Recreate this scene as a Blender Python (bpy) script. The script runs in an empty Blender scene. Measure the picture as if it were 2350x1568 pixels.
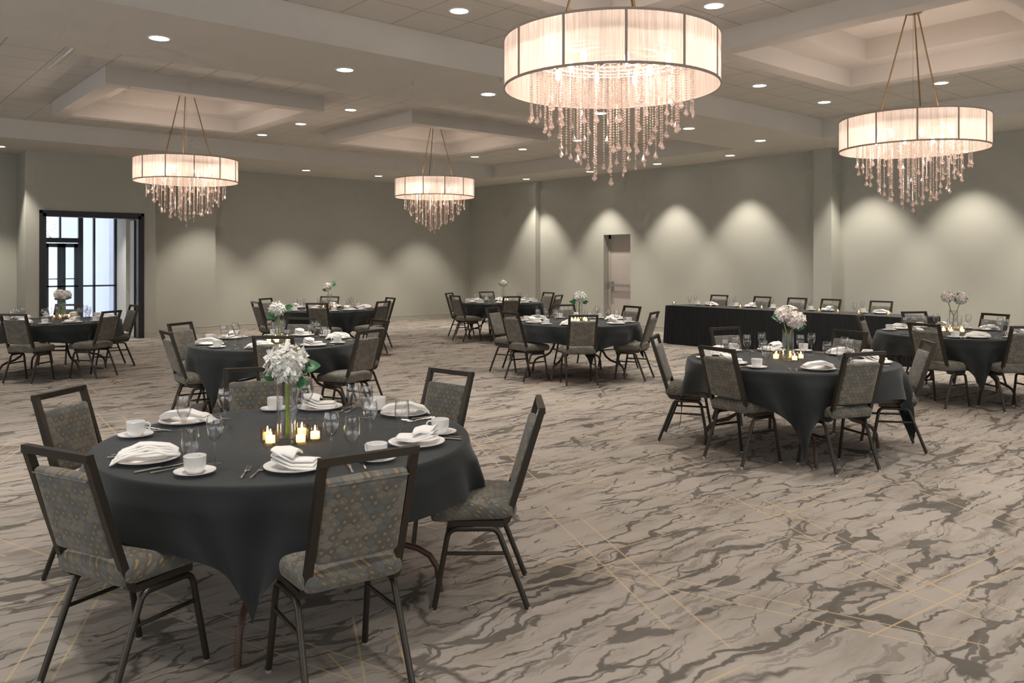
import bpy, bmesh, math, random
from mathutils import Vector, Matrix
random.seed(7)
PI = math.pi
S = bpy.context.scene
COL = S.collection
CA, SA = math.cos(0.864), math.sin(0.864)          # camera heading inside the room

def W(X, Y):                                       # survey coordinates (X right, Y ahead of camera) -> room axes
    return (SA * X + CA * Y, -CA * X + SA * Y)

# ------------------------------------------------------------------ camera
cam_d = bpy.data.cameras.new('camera'); cam = bpy.data.objects.new('camera', cam_d); COL.objects.link(cam)
cam.location = (0, 0, 1.64)
cam.rotation_euler = (PI / 2, 0, 0.864 - PI / 2)
cam_d.sensor_width = 36; cam_d.lens = 1875 / 2350 * 36
cam_d.shift_y = -(784 - 600) / 2350.0
cam_d.clip_end = 300
S.camera = cam
# ------------------------------------------------------------------ world, exposure
wd = bpy.data.worlds.new('world'); S.world = wd; wd.use_nodes = True
bg = wd.node_tree.nodes['Background']; bg.inputs[0].default_value = (0.92, 0.955, 1.0, 1); bg.inputs[1].default_value = 1.35
S.view_settings.view_transform = 'Standard'; S.view_settings.look = 'None'
S.view_settings.gamma = 1.0; S.view_settings.use_curve_mapping = False
S.view_settings.exposure = 0.57
S.cycles.max_bounces = 5; S.cycles.diffuse_bounces = 3; S.cycles.use_adaptive_sampling = True; S.cycles.adaptive_threshold = 0.075; S.cycles.adaptive_min_samples = 12; S.cycles.glossy_bounces = 3
S.cycles.transmission_bounces = 4; S.cycles.transparent_max_bounces = 12
S.cycles.sample_clamp_indirect = 4.0; S.cycles.use_denoising = True
S.cycles.caustics_reflective = False; S.cycles.caustics_refractive = False
DOWN_W, WASH_W, BULB_W = 170.0, 200.0, 4.4        # lamp powers
DOWN_C, BULB_C = (1.0, 0.945, 0.88), (1.0, 0.82, 0.71)

# sky portals in the window bands, added behind the camera for soft fill
for nm, loc, rot, sx, sy in (('sky_portal', (5.0, -4.98, 2.1), (PI / 2, 0, 0), 16.0, 2.6), ('sky_portal', (-4.98, 6.0, 2.1), (PI / 2, 0, -PI / 2), 18.0, 2.6)):
    ld = bpy.data.lights.new(nm, 'AREA'); ld.shape = 'RECTANGLE'; ld.size = sx; ld.size_y = sy; ld.cycles.is_portal = True
    o = bpy.data.objects.new(nm, ld); COL.objects.link(o); o.location = loc; o.rotation_euler = rot
# ------------------------------------------------------------------ materials
def mat(name, col, rough=0.6, metal=0.0, spec=0.5, **kw):
    m = bpy.data.materials.new(name); m.use_nodes = True
    b = m.node_tree.nodes['Principled BSDF']
    b.inputs['Base Color'].default_value = (*col, 1); b.inputs['Roughness'].default_value = rough
    b.inputs['Metallic'].default_value = metal; b.inputs['Specular IOR Level'].default_value = spec
    for k, v in kw.items(): b.inputs[k.replace('_', ' ')].default_value = v
    return m

class N:                                            # tiny node-building helper
    def __init__(s, m): s.t = m.node_tree; s.b = m.node_tree.nodes.get('Principled BSDF')
    def n(s, typ, **kw):
        x = s.t.nodes.new(typ)
        for k, v in kw.items(): setattr(x, k, v)
        return x
    def l(s, a, b): s.t.links.new(a, b)
    def put(s, inp, v):
        if hasattr(v, 'is_output') or hasattr(v, 'links'): s.l(v, inp)
        else: inp.default_value = v
    def m(s, op, a, b=0.0, c=0.0):
        x = s.n('ShaderNodeMath', operation=op)
        s.put(x.inputs[0], a); s.put(x.inputs[1], b); s.put(x.inputs[2], c)
        return x.outputs[0]
    def mix(s, f, a, b):
        x = s.n('ShaderNodeMix', data_type='RGBA'); s.put(x.inputs[0], f)
        for i, v in ((6, a), (7, b)):
            if isinstance(v, tuple): x.inputs[i].default_value = (*v, 1)
            else: s.l(v, x.inputs[i])
        return x.outputs[2]
    def coord(s, which='Object'): return s.n('ShaderNodeTexCoord').outputs[which]
    def xyz(s, v):
        x = s.n('ShaderNodeSeparateXYZ'); s.l(v, x.inputs[0]); return x.outputs
    def comb(s, a, b, c=0.0):
        x = s.n('ShaderNodeCombineXYZ')
        for i, v in enumerate((a, b, c)): s.put(x.inputs[i], v)
        return x.outputs[0]
    def noise(s, vec, scale, detail=3.0, rough=0.5, dist=0.0):
        x = s.n('ShaderNodeTexNoise'); s.l(vec, x.inputs['Vector']); x.inputs['Scale'].default_value = scale
        x.inputs['Detail'].default_value = detail; x.inputs['Roughness'].default_value = rough
        x.inputs['Distortion'].default_value = dist
        return x.outputs
    def ramp(s, f, a, b, lo=0.0, hi=1.0):
        x = s.n('ShaderNodeMapRange'); x.clamp = True
        s.put(x.inputs[0], f)
        for i, v in zip((1, 2, 3, 4), (a, b, lo, hi)): s.put(x.inputs[i], v)
        return x.outputs[0]
    def bump(s, h, strength=0.3, dist=0.01):
        x = s.n('ShaderNodeBump'); x.inputs['Strength'].default_value = strength; x.inputs['Distance'].default_value = dist
        s.l(h, x.inputs['Height']); s.l(x.outputs[0], s.b.inputs['Normal'])

def paint(name, col, rough=0.85, amt=0.04, bump=0.08):
    m = mat(name, col, rough, spec=0.25); k = N(m); c = k.coord()
    n = k.noise(c, 1.7, 3)[0]
    k.l(k.mix(n, tuple(x * (1 - amt) for x in col), tuple(min(1, x * (1 + amt)) for x in col)), k.b.inputs['Base Color'])
    k.bump(k.noise(c, 160, 2)[0], bump, 0.003)
    return m

def carpet():
    m = mat('patterned_carpet', (0.3, 0.27, 0.23), 0.95, spec=0.1); k = N(m); c = k.coord(); p = k.xyz(c)
    nz = k.noise(c, 1.3, 4, 0.6)[1]; nx = k.xyz(nz)
    wx = k.m('ADD', p[0], k.m('MULTIPLY', k.m('SUBTRACT', nx[0], 0.5), 0.8))
    wy = k.m('ADD', p[1], k.m('MULTIPLY', k.m('SUBTRACT', nx[1], 0.5), 0.34))
    f2 = k.noise(c, 7.0, 3, 0.6)[1]; fx = k.xyz(f2)
    wx = k.m('ADD', wx, k.m('MULTIPLY', k.m('SUBTRACT', fx[0], 0.5), 0.10))
    wy = k.m('ADD', wy, k.m('MULTIPLY', k.m('SUBTRACT', fx[1], 0.5), 0.10))
    def vein(sx, sy, off, thr_lo, thr_hi, nsc):
        v = k.n('ShaderNodeTexVoronoi', feature='DISTANCE_TO_EDGE'); v.inputs['Scale'].default_value = 1.0
        k.l(k.comb(k.m('MULTIPLY_ADD', wx, sx, off), k.m('MULTIPLY_ADD', wy, sy, off * 2)), v.inputs['Vector'])
        th = k.ramp(k.noise(k.comb(k.m('MULTIPLY_ADD', p[0], 0.6, off), k.m('MULTIPLY', p[1], 1.5)), nsc, 3, 0.6)[0], 0.36, 0.68, thr_lo, thr_hi)
        return k.ramp(k.m('SUBTRACT', th, v.outputs['Distance']), -0.008, 0.012)
    a = vein(0.95, 3.6, 0.0, -0.03, 0.062, 1.6)
    b = vein(1.5, 8.0, 5.3, -0.045, 0.105, 2.2)
    d = vein(0.7, 1.9, 11.7, -0.02, 0.026, 1.1)
    st = k.noise(k.comb(k.m('MULTIPLY', wx, 0.9), k.m('MULTIPLY', wy, 9.0)), 1.6, 5, 0.65)[0]
    e = k.m('MULTIPLY', k.ramp(st, 0.56, 0.60), 0.45)
    veins = k.m('MAXIMUM', k.m('MAXIMUM', a, k.m('MAXIMUM', k.m('MULTIPLY', b, 0.9), e)), d)
    grain = k.noise(c, 320, 2, 0.7)[0]; big = k.noise(c, 0.8, 3)[0]; mid = k.noise(k.comb(k.m('MULTIPLY', p[0], 0.5), k.m('MULTIPLY', p[1], 2.0)), 3.2, 4, 0.6)[0]
    base = k.mix(k.ramp(big, 0.35, 0.65), (0.330, 0.292, 0.254), (0.395, 0.350, 0.307))
    base = k.mix(k.ramp(mid, 0.48, 0.75), base, (0.245, 0.208, 0.172))
    dark = k.mix(k.ramp(big, 0.4, 0.6), (0.070, 0.063, 0.053), (0.095, 0.084, 0.071))
    col = k.mix(k.m('MULTIPLY', veins, 0.86), base, dark)
    # thin gold lines: parallel pairs in three directions, broken into segments
    tot = None
    for ang, per, off, seg, dens, gap in ((65, 1.35, 0.3, 2.6, 0.7, 0.17), (108, 1.5, 0.9, 2.9, 0.7, 0.13), (-5, 1.3, 0.45, 2.3, 0.65, 0.15), (84, 2.6, 1.3, 3.3, 0.6, 0.2)):
        r = math.radians(ang); dx, dy = math.cos(r), math.sin(r)
        s_ = k.m('ADD', k.m('MULTIPLY', p[0], dx), k.m('MULTIPLY', p[1], dy))
        t_ = k.m('ADD', k.m('MULTIPLY', p[0], -dy), k.m('MULTIPLY', p[1], dx))
        for q in (0.0, gap):
            tt = k.m('DIVIDE', k.m('ADD', t_, off + q), per)
            idx = k.m('FLOOR', k.m('ADD', tt, 0.5))
            dist = k.m('MULTIPLY', k.m('ABSOLUTE', k.m('SUBTRACT', tt, idx)), per)
            line = k.ramp(dist, 0.0035, 0.0065, 1.0, 0.0)
            wn = k.n('ShaderNodeTexWhiteNoise', noise_dimensions='1D'); k.l(k.m('ADD', idx, off * 7 + 3), wn.inputs['W'])
            ss = k.m('FRACT', k.m('ADD', k.m('DIVIDE', s_, seg), k.m('MULTIPLY_ADD', wn.outputs[0], 1.0, q * 0.5)))
            on = k.m('LESS_THAN', ss, dens)
            v = k.m('MULTIPLY', line, on); tot = v if tot is None else k.m('MAXIMUM', tot, v)
    col = k.mix(k.m('MULTIPLY', tot, 0.7), col, (0.56, 0.41, 0.235))
    col = k.mix(k.m('MULTIPLY', grain, 0.22), col, (0.10, 0.09, 0.08))
    k.l(col, k.b.inputs['Base Color']); k.bump(grain, 0.5, 0.004)
    return m

def fabric(name, plane):
    m = mat(name, (0.2, 0.2, 0.18), 0.8, spec=0.25, Sheen_Weight=0.15); k = N(m); c = k.coord(); p = k.xyz(c)
    X, Y = (p[0], p[2]) if plane == 'xz' else (k.m('ADD', p[0], p[2]), k.m('SUBTRACT', p[1], p[2]))
    s = 0.038; r3 = 1.732
    def cell(o):
        ax = k.m('ADD', k.m('DIVIDE', X, s), o); ay = k.m('ADD', k.m('DIVIDE', Y, s * r3 * 0.86), o)
        ix, iy = k.m('FLOOR', ax), k.m('FLOOR', ay)
        fx = k.m('SUBTRACT', k.m('SUBTRACT', ax, ix), 0.5); fy = k.m('MULTIPLY', k.m('SUBTRACT', k.m('SUBTRACT', ay, iy), 0.5), r3 * 0.86)
        d = k.m('SQRT', k.m('ADD', k.m('MULTIPLY', fx, fx), k.m('MULTIPLY', fy, fy)))
        wn = k.n('ShaderNodeTexWhiteNoise', noise_dimensions='2D'); k.l(k.comb(k.m('ADD', ix, o * 31), iy), wn.inputs['Vector'])
        return d, wn.outputs[0], fy
    d1, h1, y1 = cell(0.0); d2, h2, y2 = cell(0.5)
    first = k.m('LESS_THAN', d1, d2)
    d = k.m('MINIMUM', d1, d2)
    h = k.m('ADD', k.m('MULTIPLY', h1, first), k.m('MULTIPLY', h2, k.m('SUBTRACT', 1.0, first)))
    grey = k.mix(k.ramp(h, 0.2, 0.8), (0.115, 0.106, 0.087), (0.225, 0.206, 0.170))
    blue = k.mix(k.m('GREATER_THAN', h, 0.80), grey, (0.125, 0.135, 0.132))
    gold = k.mix(k.ramp(h, 0.35, 0.9), (0.36, 0.235, 0.085), (0.15, 0.138, 0.11))
    yy = k.m('ADD', k.m('MULTIPLY', y1, first), k.m('MULTIPLY', y2, k.m('SUBTRACT', 1.0, first)))
    col = k.mix(k.ramp(k.m('ADD', d, k.m('MULTIPLY', yy, -0.35)), 0.42, 0.62, 0.0, 0.8), blue, (0.085, 0.080, 0.068))
    col = k.mix(k.ramp(k.m('ABSOLUTE', k.m('SUBTRACT', d, 0.27)), 0.02, 0.06, 0.35, 0.0), col, (0.08, 0.075, 0.06))
    col = k.mix(k.ramp(d, 0.10, 0.22, 0.8, 0.0), col, gold)
    fine = k.noise(c, 420, 2, 0.6)[0]
    col = k.mix(k.m('MULTIPLY', fine, 0.35), col, (0.09, 0.085, 0.075))
    k.l(col, k.b.inputs['Base Color']); k.bump(k.m('ADD', fine, k.ramp(d, 0.3, 0.55, 0.6, 0.0)), 0.35, 0.003)
    return m

def tiles():
    m = mat('ceiling_tiles', (0.5, 0.47, 0.43), 0.9, spec=0.2); k = N(m); c = k.coord(); p = k.xyz(c)
    def seam(v, off):
        t = k.m('DIVIDE', k.m('ADD', v, off), 0.6); i = k.m('FLOOR', k.m('ADD', t, 0.5))
        return k.ramp(k.m('MULTIPLY', k.m('ABSOLUTE', k.m('SUBTRACT', t, i)), 0.6), 0.004, 0.010, 1.0, 0.0)
    s = k.m('MAXIMUM', seam(p[0], -4.05), seam(p[1], -6.83))
    fine = k.noise(c, 240, 2, 0.7)[0]
    col = k.mix(fine, (0.62, 0.585, 0.53), (0.68, 0.645, 0.59))
    k.l(k.mix(k.m('MULTIPLY', s, 0.55), col, (0.22, 0.20, 0.18)), k.b.inputs['Base Color'])
    k.bump(k.m('SUBTRACT', k.m('MULTIPLY', fine, 0.2), s), 0.5, 0.004)
    return m

def glassy(name, tint=(0.985, 0.985, 0.985), gl=0.75, base=0.07, rough=0.03):
    m = bpy.data.materials.new(name); m.use_nodes = True; t = m.node_tree; t.nodes.clear(); k = N(m)
    out = k.n('ShaderNodeOutputMaterial'); tr = k.n('ShaderNodeBsdfTransparent'); tr.inputs[0].default_value = (*tint, 1)
    g = k.n('ShaderNodeBsdfGlossy'); g.inputs['Roughness'].default_value = rough
    lw = k.n('ShaderNodeLayerWeight'); lw.inputs[0].default_value = 0.5
    f = k.ramp(k.m('POWER', lw.outputs['Facing'], 2.0), 0.05, 0.9, base, gl)
    mx = k.n('ShaderNodeMixShader'); k.l(f, mx.inputs[0]); k.l(tr.outputs[0], mx.inputs[1]); k.l(g.outputs[0], mx.inputs[2])
    k.l(mx.outputs[0], out.inputs[0]); return m

def crystal():
    m = bpy.data.materials.new('cut_crystal'); m.use_nodes = True; t = m.node_tree; t.nodes.clear(); k = N(m)
    out = k.n('ShaderNodeOutputMaterial'); tr = k.n('ShaderNodeBsdfTransparent'); tr.inputs[0].default_value = (0.90, 0.80, 0.76, 1)
    g = k.n('ShaderNodeBsdfGlossy'); g.inputs['Roughness'].default_value = 0.18
    tl = k.n('ShaderNodeBsdfTranslucent'); tl.inputs[0].default_value = (1.0, 0.86, 0.79, 1)
    a = k.n('ShaderNodeMixShader'); a.inputs[0].default_value = 0.45; k.l(tr.outputs[0], a.inputs[1]); k.l(tl.outputs[0], a.inputs[2])
    b = k.n('ShaderNodeMixShader'); b.inputs[0].default_value = 0.22; k.l(a.outputs[0], b.inputs[1]); k.l(g.outputs[0], b.inputs[2])
    k.l(b.outputs[0], out.inputs[0]); return m

def shade_mat():
    m = bpy.data.materials.new('pleated_string_shade'); m.use_nodes = True; t = m.node_tree; t.nodes.clear(); k = N(m)
    out = k.n('ShaderNodeOutputMaterial'); p = k.xyz(k.coord()); ang = k.m('ARCTAN2', p[1], p[0])
    st = k.noise(k.comb(k.m('MULTIPLY', ang, 60.0), k.m('MULTIPLY', p[2], 1.5)), 1.0, 4, 0.75)[0]
    tone = k.ramp(st, 0.3, 0.7)
    col = k.mix(tone, (0.60, 0.50, 0.44), (0.95, 0.87, 0.81))
    tl = k.n('ShaderNodeBsdfTranslucent'); k.l(col, tl.inputs[0])
    df = k.n('ShaderNodeBsdfDiffuse'); k.l(col, df.inputs[0])
    tr = k.n('ShaderNodeBsdfTransparent')
    a = k.n('ShaderNodeMixShader'); a.inputs[0].default_value = 0.45; k.l(tl.outputs[0], a.inputs[1]); k.l(df.outputs[0], a.inputs[2])
    b = k.n('ShaderNodeMixShader'); k.l(k.ramp(st, 0.35, 0.65, 0.16, 0.03), b.inputs[0]); k.l(a.outputs[0], b.inputs[1]); k.l(tr.outputs[0], b.inputs[2])
    k.l(b.outputs[0], out.inputs[0]); return m

def wax_mat():
    m = bpy.data.materials.new('candle_wax'); m.use_nodes = True; t = m.node_tree; t.nodes.clear(); k = N(m)
    out = k.n('ShaderNodeOutputMaterial'); a = k.n('ShaderNodeBsdfTranslucent'); b = k.n('ShaderNodeBsdfDiffuse'); c = k.n('ShaderNodeMixShader')
    a.inputs[0].default_value = (.95, .84, .66, 1); b.inputs[0].default_value = (.93, .88, .78, 1); c.inputs[0].default_value = .5
    k.l(a.outputs[0], c.inputs[1]); k.l(b.outputs[0], c.inputs[2]); k.l(c.outputs[0], out.inputs[0]); return m
def emit(name, col, st):
    m = bpy.data.materials.new(name); m.use_nodes = True; t = m.node_tree; t.nodes.clear(); k = N(m)
    out = k.n('ShaderNodeOutputMaterial'); e = k.n('ShaderNodeEmission'); e.inputs[0].default_value = (*col, 1); e.inputs[1].default_value = st
    k.l(e.outputs[0], out.inputs[0]); return m

def cloth_mat(name, col, sheen=0.3):
    m = mat(name, col, 0.75, spec=0.3, Sheen_Weight=sheen, Sheen_Roughness=0.4); k = N(m); c = k.coord()
    n = k.noise(c, 500, 2)[0]; k.l(k.mix(n, tuple(x * .85 for x in col), tuple(x * 1.15 for x in col)), k.b.inputs['Base Color'])
    k.bump(k.m('ADD', k.m('MULTIPLY', n, 0.1), k.noise(c, 3.0, 4, 0.55)[0]), 0.25, 0.02); return m

M = dict(
    wall=paint('greige_wall_paint', (0.462, 0.455, 0.395)), trim=paint('trim_paint', (0.46, 0.43, 0.37), 0.6),
    soffit=paint('soffit_paint', (0.66, 0.625, 0.565)), tile=tiles(), carpet=carpet(),
    coffer=paint('coffer_paint', (0.62, 0.575, 0.52)),
    seat=fabric('seat_fabric', 'xy'), back=fabric('back_fabric', 'xz'),
    frame=mat('bronze_black_metal', (0.050, 0.042, 0.032), 0.32, 0.6), glide=mat('nickel_glide', (0.75, 0.75, 0.73), 0.25, 0.8),
    cloth=cloth_mat('charcoal_tablecloth', (0.0150, 0.0178, 0.0178), 0.18), skirt=cloth_mat('black_skirt_fabric', (0.009, 0.010, 0.010), 0.05),
    tleg=mat('brown_table_leg', (0.085, 0.042, 0.026), 0.45, 0.2), ply=mat('plywood', (0.30, 0.20, 0.11), 0.6),
    china=mat('white_china', (0.86, 0.84, 0.81), 0.18, Coat_Weight=0.3), napkin=paint('white_linen', (0.86, 0.83, 0.79), 0.9, 0.03, 0.3),
    glass=glassy('clear_glass'), steel=mat('polished_steel', (0.78, 0.77, 0.75), 0.18, 1.0),
    petal=mat('white_petal', (0.86, 0.82, 0.74), 0.6, Subsurface_Weight=0.1), petal2=mat('blush_petal', (0.86, 0.78, 0.71), 0.6),
    leaf=mat('green_leaf', (0.045, 0.16, 0.055), 0.4), stem=mat('lime_stem', (0.30, 0.40, 0.07), 0.4),
    wax=wax_mat(), flame=emit('candle_flame', (1.0, 0.75, 0.38), 40.0),
    amber=glassy('votive_glass', (0.97, 0.92, 0.84), 0.5, 0.06), brass=mat('aged_brass', (0.33, 0.20, 0.09), 0.35, 0.8),
    crystal=crystal(), shade=shade_mat(), rib=mat('shade_trim', (0.42, 0.34, 0.29), 0.7), bulb=emit('bulb_glow', (1.0, 0.80, 0.60), 45.0),
    lens=emit('downlight_lens', (1.0, 0.95, 0.88), 9.0), ltrim=mat('white_light_trim', (0.8, 0.78, 0.75), 0.4),
    bronze=mat('dark_bronze_frame', (0.022, 0.022, 0.024), 0.4, 0.3), storefront=mat('blue_black_mullion', (0.03, 0.04, 0.055), 0.4, 0.3),
    door=paint('door_paint', (0.50, 0.45, 0.41), 0.5), doorpale=paint('pale_door', (0.6, 0.6, 0.58), 0.5), chrome=mat('satin_chrome', (0.55, 0.53, 0.5), 0.3, 0.9),
    snow=paint('snowy_ground', (0.8, 0.82, 0.85)), extwall=paint('white_exterior_wall', (0.62, 0.66, 0.78)), bark=mat('tree_bark', (0.28, 0.26, 0.25), 0.9),
    lobby=paint('lobby_wall_paint', (0.60, 0.60, 0.57)),
)
for k_ in ('flame', 'bulb', 'lens'):
    try: M[k_].cycles.emission_sampling = 'NONE'
    except Exception: pass

# ------------------------------------------------------------------ geometry helpers
class G:
    """Collects vertices and faces of ONE mesh object."""
    def __init__(s): s.v = []; s.f = []
    def add(s, vs, fs):
        o = len(s.v); s.v += [tuple(v) for v in vs]; s.f += [tuple(i + o for i in f) for f in fs]; return s
    def box(s, x0, x1, y0, y1, z0, z1):
        return s.add([(x, y, z) for x in (x0, x1) for y in (y0, y1) for z in (z0, z1)],
                     [(0, 1, 3, 2), (4, 6, 7, 5), (0, 4, 5, 1), (2, 3, 7, 6), (0, 2, 6, 4), (1, 5, 7, 3)])
    def quad(s, a, b, c, d): return s.add([a, b, c, d], [(0, 1, 2, 3)])
    def lathe(s, prof, n=24, c=(0, 0, 0), closed=False):
        vs = []; fs = []; m = len(prof)
        for i in range(n):
            a = 2 * PI * i / n
            for r, z in prof: vs.append((c[0] + r * math.cos(a), c[1] + r * math.sin(a), c[2] + z))
        for i in range(n):
            j = (i + 1) % n
            for q in range(m - 1): fs.append((i * m + q, j * m + q, j * m + q + 1, i * m + q + 1))
        o = []
        if prof[0][0] > 1e-6 and closed: fs.append(tuple(i * m for i in range(n))[::-1])
        if prof[-1][0] > 1e-6 and closed: fs.append(tuple(i * m + m - 1 for i in range(n)))
        return s.add(vs, fs)
    def tube(s, pts, r, n=8, sq=False, cap=True, radii=None):
        pts = [Vector(p) for p in pts]; vs = []; fs = []
        up = Vector((0, 0, 1)); prev = None
        if sq: n = 4
        for i, p in enumerate(pts):
            d = (pts[min(i + 1, len(pts) - 1)] - pts[max(i - 1, 0)]).normalized()
            if prev is None:
                ref = Vector((1, 0, 0)) if sq or abs(d.z) > 0.9 else up
                if abs(d.dot(ref)) > 0.95: ref = Vector((0, 1, 0))
                a = (ref - d * ref.dot(d)).normalized()
            else: a = (prev - d * prev.dot(d)).normalized()
            prev = a; b = d.cross(a); rr = radii[i] if radii else r
            for q in range(n):
                t = 2 * PI * (q + (0.5 if sq else 0)) / n; e = rr * (1.414 if sq else 1)
                vs.append(p + a * math.cos(t) * e + b * math.sin(t) * e)
        for i in range(len(pts) - 1):
            for q in range(n):
                w = (q + 1) % n; fs.append((i * n + q, i * n + w, (i + 1) * n + w, (i + 1) * n + q))
        if cap: fs.append(tuple(range(n))[::-1]); fs.append(tuple((len(pts) - 1) * n + q for q in range(n)))
        return s.add(vs, fs)
    def rbox(s, hx, hy, hz, r, n=8, fn=None, c=(0, 0, 0)):
        bm = bmesh.new(); bmesh.ops.create_cube(bm, size=2.0)
        bmesh.ops.subdivide_edges(bm, edges=bm.edges[:], cuts=n, use_grid_fill=True)
        h = Vector((hx, hy, hz)); vs = []
        for v in bm.verts:
            # bunch the subdivisions towards the edges, so the rounding is smooth
            p = Vector([math.copysign(1 - (1 - abs(x)) ** 1.6, x) for x in v.co])
            q = Vector([p[i] * h[i] for i in range(3)])
            w = Vector([max(-(h[i] - r), min(h[i] - r, q[i])) for i in range(3)])
            d = q - w
            q = w + d.normalized() * r if d.length > 1e-9 else q
            if fn: q = Vector(fn(q))
            vs.append(q + Vector(c))
        bm.verts.index_update(); fs = [tuple(v.index for v in f.verts) for f in bm.faces]; bm.free()
        return s.add(vs, fs)
    def mesh(s, name, m, smooth=False):
        me = bpy.data.meshes.new(name); me.from_pydata(s.v, [], s.f); me.materials.append(m)
        bm = bmesh.new(); bm.from_mesh(me); bmesh.ops.recalc_face_normals(bm, faces=bm.faces[:]); bm.to_mesh(me); bm.free()
        if smooth:
            me.polygons.foreach_set('use_smooth', [True] * len(me.polygons))
            try: me.set_sharp_from_angle(angle=math.radians(40))
            except Exception: pass
        return me
    def obj(s, name, m, parent=None, smooth=False, loc=None):
        o = bpy.data.objects.new(name, s.mesh(name, m, smooth)); COL.objects.link(o)
        if parent: o.parent = parent
        if loc: o.location = loc
        return o

def struct(o): o['kind'] = 'structure'; return o
def tag(o, label, cat, group=None, kind=None):
    o['label'] = label; o['category'] = cat
    if group: o['group'] = group
    if kind: o['kind'] = kind
    return o
def thing(name, loc=(0, 0, 0), rz=0.0):
    o = bpy.data.objects.new(name, None); COL.objects.link(o); o.location = loc; o.rotation_euler = (0, 0, rz); o.empty_display_size = 0.1; return o
def kids(o): return CH.get(o.name, None) or [c for c in bpy.data.objects if c.parent == o]
CH = {}
def freeze(o):                                     # remember a prototype's tree so copying is quick
    CH[o.name] = [c for c in bpy.data.objects if c.parent == o]
    for c in CH[o.name]: freeze(c)
    return o
def dup(o, parent=None):
    c = o.copy(); COL.objects.link(c)
    if parent: c.parent = parent
    for ch in CH.get(o.name, []): dup(ch, c)
    return c
USED = set()
def place(proto, loc, rz, label, cat, group=None, scale=None):
    if proto.name in USED: o = dup(proto)
    else: USED.add(proto.name); o = proto
    o.location = loc; o.rotation_euler = (0, 0, rz)
    if scale: o.scale = scale
    tag(o, label, cat, group); return o
def arc(c, r, a0, a1, n):                          # points of a bend in the y-z plane
    return [(c[0] + r * math.cos(math.radians(a0 + (a1 - a0) * i / n)), c[1] + r * math.sin(math.radians(a0 + (a1 - a0) * i / n))) for i in range(n + 1)]

# ================================================================== THE ROOM
U1, V1, U0, V0 = 15.0, 19.3, -5.0, -5.0
ZS, ZT, ZF = 3.82, 4.16, 3.94                      # soffit, tile ceiling, underside of coffer frames
struct(G().box(U0, U1 + 0.3, V0, 18.4, -0.1, 0).box(2.9, 6.2, 18.4, 23.4, -0.1, 0).box(U0, 2.9, 18.4, 19.4, -0.1, 0).box(6.2, U1 + 0.3, 18.4, 19.4, -0.1, 0).obj('floor', M['carpet']))
# right-hand long wall with the recessed exit door, two pilasters
w = G()
w.box(U1, U1 + 0.35, 14.04, V1 + 0.2, 0, ZS); w.box(U1, U1 + 0.35, 8.3, 13.16, 0, ZS); w.box(U1, U1 + 0.35, 13.16, 14.04, 2.30, ZS)
w.box(U1 + 0.18, U1 + 0.35, V0, 8.3, 0, ZS); w.box(U1 + 0.26, U1 + 0.35, 13.16, 14.04, 0, 2.30)
struct(w.obj('wall_right', M['wall']))
def v_at(px, u): k = (px - 1175) / 1875; return u * (SA - k * CA) / (CA + k * SA)
def u_at(px, v): k = (px - 1175) / 1875; return v * (CA + k * SA) / (SA - k * CA)
struct(G().box(14.82, U1 + 0.05, 16.38, V1, 0, ZS).box(14.82, U1 + 0.2, 7.93, 8.3, 0, ZS).obj('wall_pilasters', M['wall']))
# left-hand long wall with stepped sections and the doorway
w = G()
w.box(U0, 3.15, V1, V1 + 0.2, 0, ZS); w.box(3.15, 3.45, 18.4, V1 + 0.2, 0, ZS); w.box(5.30, 5.60, 18.4, V1 + 0.2, 0, ZS)
w.box(3.45, 5.30, 18.4, 18.58, 2.60, ZS); w.box(3.45, 5.30, 18.58, V1 + .2, 2.9, ZS).box(3.45, 5.30, 18.58, V1 + .2, 2.62, 2.9); w.box(5.60, 7.18, 19.15, V1 + 0.2, 0, ZS); w.box(7.18, U1 + 0.3, V1, V1 + 0.2, 0, ZS)
struct(w.obj('wall_left', M['wall']))
struct(G().box(U0 - 0.2, U0, V0, -3, 0, ZT + .1).box(U0 - 0.2, U0, 15, V1 + .2, 0, ZT + .1).box(U0 - 0.2, U0, -3, 15, 0, .8).box(U0 - 0.2, U0, -3, 15, 3.4, ZT + .1).obj('wall_near_left', M['wall']))
struct(G().box(U0, -3, V0 - 0.2, V0, 0, ZT + .1).box(13, U1 + .35, V0 - 0.2, V0, 0, ZT + .1).box(-3, 13, V0 - 0.2, V0, 0, .8).box(-3, 13, V0 - 0.2, V0, 3.4, ZT + .1).obj('wall_near_right', M['wall']))
g = G(); g2 = G()
for i in range(10): g.box(U0 - .12, U0 - .05, -3 + i * 2 - .03, -3 + i * 2 + .03, .8, 3.4)
for z in (.8, 2.6, 3.36): g.box(U0 - .12, U0 - .05, -3, 15, z, z + .04)
for i in range(9): g2.box(-3 + i * 2 - .03, -3 + i * 2 + .03, V0 - .12, V0 - .05, .8, 3.4)
for z in (.8, 2.6, 3.36): g2.box(-3, 13, V0 - .12, V0 - .05, z, z + .04)
struct(g.obj('fill_window_2', M['storefront'])); struct(g2.obj('fill_window_3', M['storefront']))  # unseen window bands, added so that daylight fills the hall softly
bb = G()
for a, b, v in ((U0, 3.15, V1), (3.15, 3.39, 18.4), (5.36, 5.6, 18.4), (5.6, 7.18, 19.15), (7.18, 14.82, V1)):
    bb.box(a, b, v - 0.014, v, 0, 0.115); bb.box(a, b, v - 0.018, v, 0.108, 0.118)
bb.box(3.136, 3.15, 18.4, V1, 0, 0.115)
struct(bb.obj('baseboard_left', M['trim']))
bb = G()
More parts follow.
